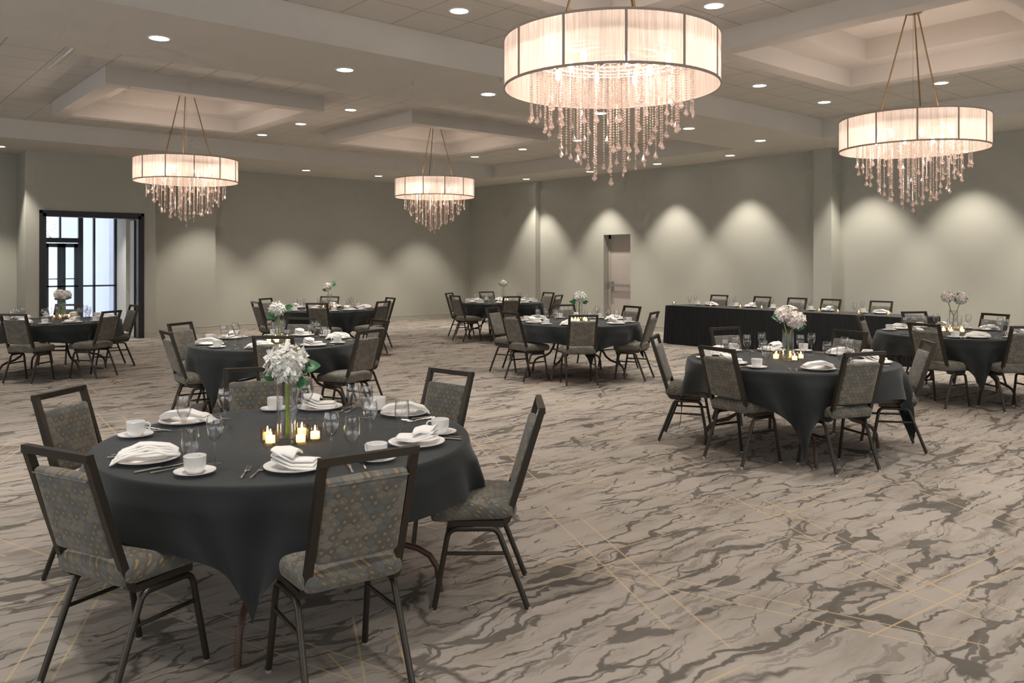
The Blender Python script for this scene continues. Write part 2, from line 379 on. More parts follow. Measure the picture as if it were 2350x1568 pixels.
for a, b, u in ((16.38, V1, 14.82), (14.09, 16.38, U1), (8.3, 13.11, U1), (7.93, 8.3, 14.82), (V0, 7.93, U1 + 0.18)):
    bb.box(u - 0.014, u, a, b, 0, 0.115); bb.box(u - 0.018, u, a, b, 0.108, 0.118)
struct(bb.obj('baseboard_right', M['trim']))
# ceiling bays with coffer openings
COFF = [(2.80, 5.90, 2.42, 5.52), (7.52, 10.62, 2.42, 5.52), (2.85, 5.95, 11.4, 14.5), (7.55, 10.65, 11.4, 14.5)]
g = G()
for bay in ((-3.6, 13.55, -0.05, 7.43), (-3.6, 13.55, 9.22, 16.70)):
    us = sorted({bay[0], bay[1]} | {x for c in COFF if bay[2] < c[2] < bay[3] for x in (c[0] + .2, c[1] - .2)})
    vs = sorted({bay[2], bay[3]} | {x for c in COFF if bay[2] < c[2] < bay[3] for x in (c[2] + .2, c[3] - .2)})
    for i in range(len(us) - 1):
        for j in range(len(vs) - 1):
            cu, cv = (us[i] + us[i + 1]) / 2, (vs[j] + vs[j + 1]) / 2
            if any(c[0] < cu < c[1] and c[2] < cv < c[3] for c in COFF): continue
            g.quad((us[i], vs[j], ZT), (us[i], vs[j + 1], ZT), (us[i + 1], vs[j + 1], ZT), (us[i + 1], vs[j], ZT))
struct(g.obj('ceiling', M['tile']))
struct(G().box(-5, 15.4, 7.43, 9.22, ZS, ZT + .2).obj('trim_1', M['soffit']))
struct(G().box(-5, 15.4, 16.70, V1 + .2, ZS, ZT + .2).obj('trim_2', M['soffit']))
struct(G().box(13.55, 15.4, -0.05, 7.43, ZS, ZT + .2).box(13.55, 15.4, 9.22, 16.70, ZS, ZT + .2).obj('trim_3', M['soffit']))
struct(G().box(-5, 15.4, -5, -0.05, ZS, ZT + .2).box(-5, -3.6, -0.05, 7.43, ZS, ZT + .2).box(-5, -3.6, 9.22, 16.7, ZS, ZT + .2).obj('trim_4', M['soffit']))
def ring(g, o, i, z0, z1):                          # rectangular ring, outer o=(u0,u1,v0,v1), inner i
    g.box(o[0], o[1], o[2], i[2], z0, z1); g.box(o[0], o[1], i[3], o[3], z0, z1)
    g.box(o[0], i[0], i[2], i[3], z0, z1); g.box(i[1], o[1], i[2], i[3], z0, z1)
for n_, c in enumerate(COFF):
    i1 = (c[0] + .22, c[1] - .22, c[2] + .22, c[3] - .22); i2 = (c[0] + .62, c[1] - .62, c[2] + .62, c[3] - .62)
    g = G(); ring(g, c, i1, ZF, ZT + 0.02); ring(g, (c[0] + .1, c[1] - .1, c[2] + .1, c[3] - .1), i2, ZT, ZT + 0.05)
    ring(g, (i1[0] - .1, i1[1] + .1, i1[2] - .1, i1[3] + .1), i2, ZT + .05, ZT + 0.28); g.box(i1[0] - .1, i1[1] + .1, i1[2] - .1, i1[3] + .1, ZT + .26, ZT + .3)
    struct(g.obj('trim_%d' % (5 + n_), M['coffer']))
# exit door in its recess
d = thing('door_1', (U1 + .2, 13.6, 0)); struct(d)
G().box(0.0, 0.045, -0.37, 0.37, 0.01, 2.20).obj('door_leaf', M['door'], d)
G().box(-0.01, 0.06, 0.37, 0.44, 0, 2.30).box(-0.01, 0.06, -0.44, -0.37, 0, 2.30).box(-0.01, 0.06, -0.44, 0.44, 2.2, 2.30).box(-.02, .0, .385, .40, 0, 2.2).obj('door_frame', M['trim'], d)
G().box(-0.085, -0.045, -0.35, 0.30, 1.02, 1.07).box(-0.10, 0.0, 0.27, 0.36, 0.95, 1.14).box(-0.07, 0.0, -0.36, -0.31, 1.01, 1.08).obj('push_bar', M['chrome'], d)
# double doorway, dark frame, two open leaves
fr = thing('door_2', (4.375, 18.4, 0)); struct(fr)
G().box(-0.925, -0.865, -0.03, 0.2, 0, 2.6).box(0.865, 0.925, -0.03, 0.2, 0, 2.6).box(-0.925, 0.925, -0.03, 0.2, 2.54, 2.6).box(-.985, -.925, -.025, 0, 0, 2.66).box(.925, .985, -.025, 0, 0, 2.66).box(-.985, .985, -.025, 0, 2.6, 2.66).obj('door_frame', M['bronze'], fr)
for s_, an in ((1, 98), (-1, 98)):
    lf = G().box(0, 0.86, -0.022, 0.022, 0.01, 2.52).obj('door_leaf', M['doorpale'], fr)
    lf.location = (s_ * 0.865, 0.2, 0); lf.rotation_euler = (0, 0, math.radians(82 if s_ > 0 else 98))
    hg = G()
    for z in (0.3, 0.95, 1.6, 2.3): hg.tube([(0.0, -0.03, z - .06), (0.0, -0.03, z + .06)], 0.012)
    hg.box(-0.004, 0.0, -0.024, 0.024, 0.01, 2.52)
    hg.obj('hinge', M['bronze'], lf)
    G().box(0.77, 0.83, -0.05, 0.05, 0.92, 1.14).tube([(0.8, 0.03, 1.03), (0.8, 0.075, 1.03), (0.68, 0.08, 1.03)], 0.011).tube([(0.8, -0.03, 1.03), (0.8, -0.075, 1.03), (0.68, -0.08, 1.03)], 0.011).obj('door_handle', M['chrome'], lf)
# vestibule beyond the doorway
struct(G().box(6.12, 6.3, 19.36, 23.5, 0, 3.2).box(2.7, 2.9, 19.5, 23.5, 0, 3.2).box(2.7, 6.3, 23.36, 23.46, 2.95, 3.2).obj('wall_vestibule', M['lobby']))
struct(G().box(2.7, 6.3, 19.5, 23.5, 3.0, 3.1).obj('ceiling_vestibule', M['soffit']))
st = thing('window_1', (0, 23.36, 0)); struct(st)
g = G()
for a, b in ((2.9, 2.96), (3.42, 3.5), (4.28, 4.42), (5.20, 5.31), (5.55, 5.60), (6.06, 6.12)): g.box(a, b, 0, 0.10, 0, 2.95)
for a, b, z0, z1 in ((2.9, 6.12, 2.90, 2.95), (4.42, 5.20, 2.12, 2.24), (4.76, 4.80, 2.24, 2.9), (5.31, 6.12, 0.98, 1.02), (5.31, 6.12, 0, .08), (2.9, 4.28, .98, 1.02)): g.box(a, b, 0, .10, z0, z1)
g.obj('window_frame', M['storefront'], st)
g = G()
for a, b in ((4.43, 4.81), (4.815, 5.195)):
    g.box(a, a + .09, .02, .07, 0.02, 2.10); g.box(b - .09, b, .02, .07, 0.02, 2.10); g.box(a, b, .02, .07, 2.0, 2.10); g.box(a, b, .02, .07, 0.02, .25); g.box(a, b, .02, .07, .98, 1.02)
    g.box(a, b, -0.03, -0.01, 1.18, 1.205)
g.obj('glass_door_frame', M['storefront'], st)
G().box(2.96, 4.28, .04, .05, 0, 2.9).box(5.31, 6.06, .04, .05, .08, 2.9).box(4.42, 5.2, .04, .05, .02, 2.9).obj('pane', glassy('window_glass', (0.96, 0.98, 1.0), 0.25, 0.02), st)
struct(G().box(-30, 40, 23.5, 90, -0.35, -0.25).obj('ground_outside', M['snow']))
struct(G().box(7.0, 14.0, 25.2, 26.0, -0.3, 6).box(6.4, 7.0, 25.2, 32.0, -0.3, 6).obj('wall_outside', M['extwall']))
def bare_tree(x, y, h, seed):
    rnd = random.Random(seed); g = G()
    def br(p, d, L, r, k):
        q = p + d * L; mid = p + d * L * .5 + Vector((rnd.uniform(-.05, .05), rnd.uniform(-.05, .05), 0)) * L
        g.tube([p, mid, q], r, 5, radii=[r, r * .85, r * .65])
        if k == 0: return
        for i in range(3 if k > 2 else 2):
            nd = (d + Vector((rnd.uniform(-.8, .8), rnd.uniform(-.8, .8), rnd.uniform(-.1, .5)))).normalized()
            br(q, nd, L * rnd.uniform(.6, .85), r * .6, k - 1)
    br(Vector((0, 0, 0)), Vector((0, 0, 1)), h * .3, .07, 5)
    return g.obj('bare_tree', M['bark'], None, loc=(x, y, -0.3))
tag(bare_tree(10.2, 47, 5.0, 3), 'bare winter tree seen through the glass storefront sidelight', 'tree')
tag(bare_tree(9.2, 50, 4.2, 8), 'smaller bare winter tree seen through the glass entrance door', 'tree')

# ================================================================== LIGHTS IN THE CEILING
pl = thing('recessed_light')
G().lathe([(.112, 0), (.112, -.004), (.092, -.006), (.090, -.001)], 28).obj('light_trim', M['ltrim'], pl, True)
G().lathe([(0.0001, -.003), (.091, -.003)], 28).obj('light_lens', M['lens'], pl)
freeze(pl)
spot_d = bpy.data.lights.new('downlight', 'SPOT'); spot_d.energy = DOWN_W; spot_d.color = DOWN_C; spot_d.spot_size = math.radians(112); spot_d.spot_blend = 0.9; spot_d.shadow_soft_size = 0.09
wash_d = bpy.data.lights.new('wall_wash', 'SPOT'); wash_d.energy = WASH_W; wash_d.color = (1.0, 0.92, 0.82); wash_d.spot_size = math.radians(79); wash_d.spot_blend = 0.55; wash_d.shadow_soft_size = 0.05
def downlight(u, v, z, label, data=None, visible=True, group=None):
    if visible: place(pl, (u, v, z), 0, label, 'ceiling light', group)
    L = bpy.data.objects.new('downlight_beam', data or spot_d); COL.objects.link(L); L.location = (u, v, z - 0.02)
ORD = ['first', 'second', 'third', 'fourth', 'fifth', 'sixth', 'seventh']
for i, u in enumerate((2.56, 4.59, 6.68, 8.79, 10.9, 12.98)):
    downlight(u, 8.3, ZS, 'round recessed light on the wide smooth beam, %s of six going toward the far wall' % ORD[i], group='recessed lights along the wide beam')
for i, v in enumerate((16.2, 13.86, 11.78, 9.87)):
    downlight(14.33, v, ZS, 'round recessed wall washer by the exit door wall, %s counted from the far corner' % ORD[i], wash_d, group='wall washers along the exit door wall')
for v in (7.3, 5.55, 3.8, 2.0, 0.2): downlight(14.45, v, ZS, 'round recessed wall washer above the head table end of the room, %.0f metres out' % v, wash_d, visible=False)
for i, u in enumerate((2.67, 6.85, 8.95, 10.95, 13.0)):
    downlight(u, 18.07, ZS, ['round recessed wall washer at the photo edge, left of the glass doorway', 'round recessed wall washer hidden behind the chandelier near the doorway', 'round recessed wall washer right of the chandelier near the doorway', 'round recessed wall washer left of the farthest chandelier', 'round recessed wall washer behind the farthest chandelier'][i], wash_d, visible=i not in (1, 4), group='wall washers along the left back wall')
for i, v in enumerate((12.07, 13.9, 15.6)):
    downlight(6.78, v, ZT, 'recessed light between the two far coffers, %s toward the back wall' % ORD[i], group='recessed lights between the two far coffers')
for i, v in enumerate((12.07, 13.8, 15.55)):
    downlight(12.1, v, ZT, 'small recessed light beyond the farthest chandelier, %s toward the back corner' % ORD[i], group='recessed lights beyond the farthest coffer')
for i, (u, v, t) in enumerate(((4.93, 6.59, 'round recessed light in the tiles at the upper left of the largest chandelier'), (6.74, 4.83, 'round recessed light in the tiles at the upper right of the largest chandelier'),
                (10.3, 6.6, 'round recessed light midway between the largest and the right chandelier, nearer the coffer'), (12.15, 6.62, 'round recessed light between the two near chandeliers, close to the soffit corner'), (12.1, 4.84, 'round recessed light seen behind the right chandelier rod'))):
    downlight(u, v, ZT, t, group='recessed lights in the near tiled bay')
for u, v, z in ((0.5, 8.3, ZS), (-1.6, 8.3, ZS), (1.2, 6.0, ZT), (1.2, 3.0, ZT), (1.5, 0.6, ZT), (6.7, 1.0, ZT), (6.7, 2.6, ZT), (-2, 4, ZT), (-1.5, 12.2, ZT), (1.2, 12.2, ZT), (1.2, 15, ZT), (12.1, 2.5, ZT), (9.2, 1.0, ZT), (4.4, 0.8, ZT), (4, -2.5, ZS), (8, -2.5, ZS), (12, -2.5, ZS), (0, -2.5, ZS)):
    downlight(u, v, z, '', visible=False)

for u, v in ((4.0, 20.6), (5.3, 20.4), (5.3, 22.2)): downlight(u, v, 3.0, '', visible=False)  # unseen lamps added to brighten the vestibule wall and door leaf
tag(G().box(-.008, .008, -.7, .7, -.012, .002).obj('slot_diffuser', M['china'], None, loc=(2.32, 11.4, ZT)), 'thin pale linear air slot in the ceiling tiles beside the left coffer', 'air vent')
# ================================================================== CHANDELIERS
RS, HS = 0.762, 0.335
def drop_profile(h, w): return [(0.0004, 0), (w * .95, h * .22), (w, h * .32), (w * .55, h * .62), (w * .15, h * .88), (0.0004, h)]
def strand_mesh(L):
    g = G(); n = int(L / 0.0185)
    for i in range(n):
        z = -(i + .5) * 0.0185; g.lathe([(0.0012, z - .0090), (.0008, z - .0066), (.0076, z), (0.0008, z + .0066), (.0012, z + .0090)], 6)
    return g.mesh('crystal_strand', M['crystal'])
def drop_mesh(h, w):
    g = G(); g.lathe([(r, z - h) for r, z in drop_profile(h, w)], 7); return g.mesh('crystal_drop', M['crystal'])
RINGS = [(.575, 28, .37, .05, 15), (.475, 22, .50, .04, 0), (.43, 12, .30, .02, 5), (.36, 17, .63, .05, 0), (.24, 13, .70, .05, 10), (.12, 6, .76, .04, 0), (0.0, 1, .84, 0, 0)]
SM = {}; drops = [drop_mesh(.070, .020), drop_mesh(.060, .017), drop_mesh(.080, .009)]
def chandelier(u, v, label, seed, ztop, rod0, yaw=0.0):
    rnd = random.Random(seed); zb = 2.88
    t = thing('chandelier', (u, v, zb), yaw); tag(t, label, 'chandelier', 'drum chandeliers')
    n = 96; g = G(); vs = []; fs = []
    for i in range(n):
        a = 2 * PI * i / n; vs += [(RS * math.cos(a), RS * math.sin(a), 0.0), (RS * math.cos(a), RS * math.sin(a), HS)]
    for i in range(n): j = (i + 1) % n; fs.append((2 * i, 2 * j, 2 * j + 1, 2 * i + 1))
    g.add(vs, fs).obj('lamp_shade', M['shade'], t, True)
    g = G()
    for z in (0, HS): g.lathe([(RS - .004, z - .008), (RS + .004, z - .008), (RS + .004, z + .008), (RS - .004, z + .008), (RS - .004, z - .008)], 96)
    g.obj('shade_rim', M['rib'], t)
    for i in range(12):
        a = 2 * PI * i / 12; r = G().box(RS + .0005, RS + .007, -.008, .008, 0.006, HS - .006).obj('shade_rib', M['rib'], t); r.rotation_euler = (0, 0, a)
    g = G(); zf = .20
    for r in (.12, .24, .36, .475, .575): g.lathe([(r - .004, zf), (r + .004, zf), (r + .004, zf + .006), (r - .004, zf + .006), (r - .004, zf)], 40)
    for i in range(6): a = PI * i / 3 + .2; g.tube([(0, 0, zf + .003), (.75 * math.cos(a), .75 * math.sin(a), zf + .003)], .004, 4)
    g.obj('crystal_frame', M['ltrim'], t)
    zc = ztop - zb
    for i in range(3):
        a = rod0 - yaw + 2 * PI * i / 3
        G().tube([(.42 * math.cos(a), .42 * math.sin(a), zf), (.065 * math.cos(a), .065 * math.sin(a), zc - .02)], .008, 8).obj('support_rod', M['brass'], t, True)
    G().tube([(0, 0, zf), (0, 0, zc - .02)], .0025, 5).obj('power_cable', M['chrome'], t)
    G().lathe([(0.0004, zc - .03), (.09, zc - .03), (.10, zc - .015), (.10, zc)], 24).obj('canopy', M['brass'], t, True)
    bm_ = G().lathe([(0.0004, -.045), (.014, -.03), (.019, -.005), (.013, .025), (.009, .045)], 12).mesh('bulb', M['bulb'], True)
    sk = G().lathe([(.010, .04), (.014, .045), (.014, .09), (0.0004, .09)], 10).mesh('bulb_socket', M['brass'], True)
    for i in range(8):
        a = 2 * PI * (i + .3) / 8; r = .43 if i % 2 else .30
        b = bpy.data.objects.new('bulb', bm_); COL.objects.link(b); b.parent = t; b.location = (r * math.cos(a), r * math.sin(a), .16 - .02)
        c = bpy.data.objects.new('bulb_socket', sk); COL.objects.link(c); c.parent = b
    for i in range(4):
        a = 2 * PI * (i + .6) / 4; ld = bpy.data.lights.get('chandelier_bulb') or bpy.data.lights.new('chandelier_bulb', 'POINT')
        ld.energy = BULB_W * 2; ld.color = BULB_C; ld.shadow_soft_size = .04
        L = bpy.data.objects.new('bulb_light', ld); COL.objects.link(L); L.parent = t; L.location = (.40 * math.cos(a), .40 * math.sin(a), .15)
    for r, cnt, ln, var, ph in RINGS:
        for i in range(cnt):
            a = 2 * PI * (i + rnd.uniform(-.25, .25)) / cnt + ph; L = round((ln + rnd.uniform(-var, var * .6)) / .04) * .04
            if L not in SM: SM[L] = strand_mesh(L)
            s = bpy.data.objects.new('crystal_strand', SM[L]); COL.objects.link(s); s.parent = t
            s.location = (r * math.cos(a), r * math.sin(a), zf)
            q = bpy.data.objects.new('crystal_drop', drops[rnd.choice((0, 0, 1, 2))]); COL.objects.link(q); q.parent = s; q.location = (0, 0, -int(L / .0185) * .0185)
    return t
ZC = ZT + .26
hd = 0.864                                           # heading, so that ribs sit as seen
def rib_yaw(u, v, off): return math.atan2(-v, -u) + math.radians(off)
chandelier(4.33, 3.98, 'largest and nearest drum chandelier with hanging crystal strands', 1, ZC, hd - PI / 2 + math.radians(168), rib_yaw(4.33, 3.98, 7))
chandelier(9.26, 4.0, 'drum chandelier at the right, hung over the tables near the head table', 2, ZC, hd - PI / 2 + math.radians(15), rib_yaw(9.26, 4.0, 3))
chandelier(4.40, 12.95, 'drum chandelier at the left, hung in front of the glass doorway', 3, ZC, hd - PI / 2, rib_yaw(4.4, 12.95, 8))
chandelier(9.10, 12.95, 'smallest looking, farthest drum chandelier in front of the plain back wall', 4, ZC, hd - PI / 2 + math.radians(20), rib_yaw(9.1, 12.95, 14))

# ================================================================== CHAIR
def make_chair():
    t = thing('banquet_chair')
    def seatfn(q):
        x, y, z = q; tz = max(0, z) / .05
        z += .018 * tz * (1 - (x / .21) ** 2) * (1 - (y / .2) ** 2); x *= 1 + .06 * (y / .2)
        z -= .010 * max(0, y / .2) ** 3; return (x, y, z)
    G().rbox(.214, .204, .046, .038, 9, seatfn).obj('seat', M['seat'], t, True, loc=(0, .042, .466))
    th = math.atan2(.155, .53)
    def backfn(q):
        x, y, z = q; y += .010 * (1 - (x / .17) ** 2) * (1 if y > 0 else -.3); return (x, y, z)
    b = G().rbox(.166, .020, .170, .018, 8, backfn).obj('backrest', M['back'], t, True, loc=(0, -.2085, .700)); b.rotation_euler = (th, 0, 0)
    pp = G(); pp.tube([(-.16, -.021, .156), (.16, -.021, .156)], .004, 6).obj('piping', M['back'], b, True)
    for s_ in (-1, 1):
        pts = [(s_ * .186, .16, .408), (s_ * .184, -.095, .408)] + [(s_ * .182, y, z) for y, z in arc((-.09, .440), .032, -95, -165, 4)] + [(s_ * .181, -.205, .69), (s_ * .180, -.283, .94)]
        if s_ < 0: g = G()
        g.tube(pts, .0145, sq=True)
    g.tube([(-.1945, -.283, .935), (.1945, -.283, .935)], .0145, sq=True)
    g.obj('back_frame', M['frame'], t)
    for s_ in (-1, 1):
        for fy, ky, my, a0, a1 in ((.225, .165, 1, 0, 90), (-.215, -.085, -1, 180, 90)):
            if my > 0: bend = arc((.118, .338), .047, 12, 90, 5)
            else: bend = arc((-.038, .338), .047, 162, 90, 5)
            pts = [(s_ * .207, fy, .012)] + [(s_ * .197, y, z) for y, z in bend] + [(s_ * .197, .035, .385)]
            l = G().tube(pts, .0135, 10).obj('leg', M['frame'], t, True)
            G().lathe([(.0135, 0), (.0135, .008), (.0125, .022)], 12, (s_ * .207, fy, 0), True).obj('foot_glide', M['glide'], l, True)
        G().tube([(s_ * .200, .175, .27), (s_ * .200, -.118, .27)], .009, 8).obj('stretcher', M['frame'], t, True)
    return freeze(t)
chair0 = make_chair()
TAB = {  # table: centre (X, Y), cloth corner angle, corner hang
    'T1': ((-1.11, 4.06), -83, .53), 'T2': ((-2.56, 8.85), -112, .60), 'T3': ((.944, 11.8), -84, .56), 'T4': ((2.467, 7.24), -103, .67),
    'T5': ((5.41, 9.95), -104, .60), 'T6': ((-6.72, 12.0), -35, .46), 'T7': ((-3.38, 14.9), -55, .50), 'T8': ((-.215, 17.5), -130, .60)}
TN = {'T1': 'the nearest table', 'T2': 'the table behind the nearest one', 'T3': 'the table facing the exit door', 'T4': 'the right front table',
      'T5': 'the far right table', 'T6': 'the table by the glass doorway', 'T7': 'the table along the back wall', 'T8': 'the farthest corner table'}
# chairs: angle round the table, distance of the chair-back top, extra turn
CHR = {
    'T1': [(-118, 1.20, 0), (-61.5, 1.25, 6), (-1, 1.25, 2), (58, 1.36, -9), (114, 1.38, -3), (166, 1.36, 5)],
    'T2': [(-138, 1.16, -5), (163, 1.24, 0), (-75, 1.32, -18), (-29, 1.3, 0), (40, 1.3, 0), (92, 1.24, -18)],
    'T3': [(158, 1.34, -5), (-143, 1.22, 0), (-91, 1.26, 8), (95, 1.3, 18), (43, 1.26, -10), (-31, 1.18, 5)],
    'T4': [(161, 1.2, 0), (-141, 1.06, -8), (-78, 1.05, 8), (-7, 1.16, -5), (45, 1.28, -15), (100, 1.36, 15)],
    'T5': [(142, 1.12, 5), (-134, 1.2, -18), (-85, 1.22, 0), (84, 1.34, 18), (41, 1.3, -18)],
    'T6': [(-83, 1.26, -15), (-27, 1.26, 15), (52, 1.2, -8), (111, 1.3, -18)],
    'T7': [(-139, 1.36, -5), (162, 1.3, 0), (-84, 1.36, -18), (-32, 1.36, 5), (34, 1.28, 0), (100, 1.28, -18)],
    'T8': [(160, 1.24, 0), (-135, 1.34, -10), (107, 1.28, 15), (-81, 1.36, 18), (36, 1.28, 0), (-31, 1.38, 5)]}
def side(a):
    a = (a + 180) % 360 - 180
    for lo, hi, s_ in ((-180, -160, 'left'), (-160, -105, 'front left'), (-105, -70, 'front'), (-70, -20, 'front right'), (-20, 20, 'right'), (20, 75, 'back right'), (75, 125, 'back'), (125, 181, 'back left')):
        if lo <= a < hi: return s_
    return 'left'
SIDES = {'T1': ['front left', 'front', 'right', 'back right', 'back', 'left'], 'T2': ['front left', 'back left', 'front', 'front right', 'back right', 'back'],
         'T3': ['back left', 'front left', 'front', 'back', 'back right', 'right'], 'T4': ['left', 'front left', 'front right', 'right', 'back right', 'back left'],
         'T5': ['left', 'front left', 'front right', 'back left', 'back right'], 'T6': ['front', 'front right', 'right', 'back'],
         'T7': ['front left', 'left', 'front', 'front right', 'right', 'back'], 'T8': ['left', 'front left', 'back', 'front', 'back right', 'right']}
def seen(s_): return 'seen from behind' if s_.startswith('front') else ('seen from the side' if s_ in ('left', 'right') else 'facing the camera')
for T, lst in CHR.items():
    (cx, cy), _, _ = TAB[T]
    for (a, D, rot), sd in zip(lst, SIDES[T]):
        r = math.radians(a); e = math.radians(a + rot)
        x = cx + D * math.cos(r) - .283 * math.cos(e); y = cy + D * math.sin(r) - .283 * math.sin(e)
        u, v = W(x, y)
        # chair faces (-cos e, -sin e) in survey axes
        fu, fv = W(-math.cos(e), -math.sin(e))
        place(chair0, (u, v, 0), math.atan2(fv, fu) - PI / 2, 'grey patterned banquet chair at the %s of %s' % (sd, TN[T]), 'chair', 'banquet chairs')
for i, v in enumerate((10.0, 9.04, 8.27, 7.61, 6.65)):
    place(chair0, (14.2 - .283 + .0, v, 0), PI / 2 + (.12, -.05, .03, -.04, .08)[i], 'grey banquet chair behind the long head table, %s from the door end' % ORD[i], 'chair', 'chairs behind the head table')

# ================================================================== TABLES AND CLOTHS
TR, ZTAB = .885, .765
def cloth_mesh(hc, seed):
    rnd = random.Random(seed); n = 288; g = G(); vs = []; fs = []; hs = .235
    waves = [(rnd.randint(7, 9), rnd.uniform(0, 6.3), .5), (rnd.randint(11, 14), rnd.uniform(0, 6.3), .45), (rnd.randint(17, 22), rnd.uniform(0, 6.3), .22)]
    rings_top = [0.0, .3, .6, .8, .87]; rh = 20
    def crn(i, t):
        th = 2 * PI * i / n; d = (th + PI / 4) % (PI / 2) - PI / 4        # offset from nearest corner (corner at 0)
        m = min(1, abs(d) / (PI / 4))
        h = hs + (hc - hs) * ((1 / math.cos(PI / 4 - abs(d)) - 1) / .4142) ** .95
        s = t * h; th2 = th - .19 * math.sin(4 * d) * t ** 1.3
        f = sum(a * math.cos(k * th + p) for k, p, a in waves)
        flare = .02 + .05 * max(0, 1 - m * 2.2) * (s / .5) + .01 * t
        r = TR + .008 + (flare + .046 * f * min(1, s / .22)) * min(1, s / .10)
        dz = s if s > .02 else s * s / .04
        return th2, r - .006 * max(0, 1 - s / .02), ZTAB - (s - .01 if s > .02 else dz)
    for R_ in rings_top[1:]:
        for i in range(n): th = 2 * PI * i / n; vs.append((R_ * math.cos(th), R_ * math.sin(th), ZTAB))
    ct = len(vs); vs.append((0, 0, ZTAB))
    for q in range(len(rings_top) - 2):
        for i in range(n): j = (i + 1) % n; fs.append((q * n + i, q * n + j, (q + 1) * n + j, (q + 1) * n + i))
    for i in range(n): fs.append((ct, i, (i + 1) % n))
    base = len(vs)
    ts = [0.0] + [((q + 1) / rh) ** 1.2 for q in range(rh)]
    for t in ts:
        for i in range(n):
            th, r, z = crn(i, t); vs.append((r * math.cos(th), r * math.sin(th), z))
    lt = (len(rings_top) - 2) * n
    for i in range(n): j = (i + 1) % n; fs.append((lt + i, lt + j, base + j, base + i))
    for q in range(len(ts) - 1):
        for i in range(n): j = (i + 1) % n; fs.append((base + q * n + i, base + q * n + j, base + (q + 1) * n + j, base + (q + 1) * n + i))
    return g.add(vs, fs)
def make_table():
    t = thing('round_table')
    G().lathe([(0.0004, .735), (.865, .735), (.872, .745), (.865, .756), (0.0004, .756)], 64).obj('tabletop', M['ply'], t, True)
    for k in (0, 1, 2, 3):
        a = math.radians((-90, 0, 90, 180)[k]); c, s_ = math.cos(a), math.sin(a)
        prof = [(.28, .73), (.40, .38), (.46, .29), (.54, .24), (.64, .215), (.70, .18), (.738, .12), (.755, 0)]
        G().tube([(r * c, r * s_, z) for r, z in prof], .015, 10).obj('leg', M['tleg'], t, True)
    for s_ in (1, -1):
        G().tube([(0, -.42 * s_, .36), (.42 * s_, 0, .36)], .011, 8).obj('leg_brace', M['tleg'], t, True)
    return freeze(t)
table0 = make_table()
for i, (T, ((cx, cy), ca, hc)) in enumerate(TAB.items()):
    u, v = W(cx, cy); place(table0, (u, v, 0), hd - PI / 2 + (0 if T == 'T1' else .5 * i), 'folding round table with curved legs under the cloth, ' + TN[T].replace('the ', '', 1), 'table', 'round banquet tables')
    c = cloth_mesh(hc, i + 3).obj('tablecloth', M['cloth'], None, True, loc=(u, v, 0)); c.rotation_euler = (0, 0, math.radians(ca) + hd - PI / 2)
    tag(c, 'charcoal tablecloth with pointed corners draped over ' + TN[T], 'tablecloth', 'charcoal tablecloths')

# head table: folding table, dark cloth, pleated skirt
ht = thing('head_table', (13.33, 7.96, 0)); tag(ht, 'long straight head table under black skirting, along the exit door wall', 'table')
G().box(-.37, .37, -2.43, 2.43, .73, .755).obj('tabletop', M['ply'], ht)
for yy in (-2.2, -.25, .25, 2.2):
    G().tube([(-.3, yy, 0), (-.3, yy, .73)], .014, 8).tube([(.3, yy, 0), (.3, yy, .73)], .014, 8).tube([(-.3, yy, .1), (.3, yy, .1)], .012, 8).obj('leg', M['tleg'], ht, True)
tag(G().box(-.385, .385, -2.445, 2.445, .757, .762).obj('tablecloth', M['cloth'], None, loc=(13.33, 7.96, 0)), 'charcoal cloth lying flat on the long head table', 'tablecloth')
def skirt():
    g = G(); per = []; hx, hy = .392, 2.452; step = .011
    def run(a, b):
        L = math.dist(a, b); n = int(L / step)
        for i in range(n): t = i / n; per.append((a[0] + (b[0] - a[0]) * t, a[1] + (b[1] - a[1]) * t))
    run((-hx, -hy), (-hx, hy)); run((-hx, hy), (hx, hy)); run((hx, hy), (hx, -hy)); run((hx, -hy), (-hx, -hy))
    n = len(per); zs = [.758, .70, .5, .25, .012]; vs = []; rnd = random.Random(5); ph = [rnd.uniform(-.8, .8) for _ in range(n // 9 + 2)]
    for z in zs:
        sp = (.758 - z) / .75
        for i, (x, y) in enumerate(per):
            o = .006 + .030 * sp + (.004 + .007 * sp) * math.sin(2 * PI * i / 5.3 + 1.6 * math.sin(i * .13) + 1.1 * math.sin(i * .037)) 
            nx = -1 if abs(x + hx) < 1e-4 else (1 if abs(x - hx) < 1e-4 else 0); ny = -1 if abs(y + hy) < 1e-4 else (1 if abs(y - hy) < 1e-4 else 0)
            vs.append((x + nx * o, y + ny * o, z))
    fs = [(q * n + i, q * n + (i + 1) % n, (q + 1) * n + (i + 1) % n, (q + 1) * n + i) for q in range(len(zs) - 1) for i in range(n)]
    return g.add(vs, fs)
tag(skirt().obj('table_skirt', M['skirt'], None, True, loc=(13.33, 7.96, 0)), 'black pleated skirt hanging round the long head table', 'table skirt')

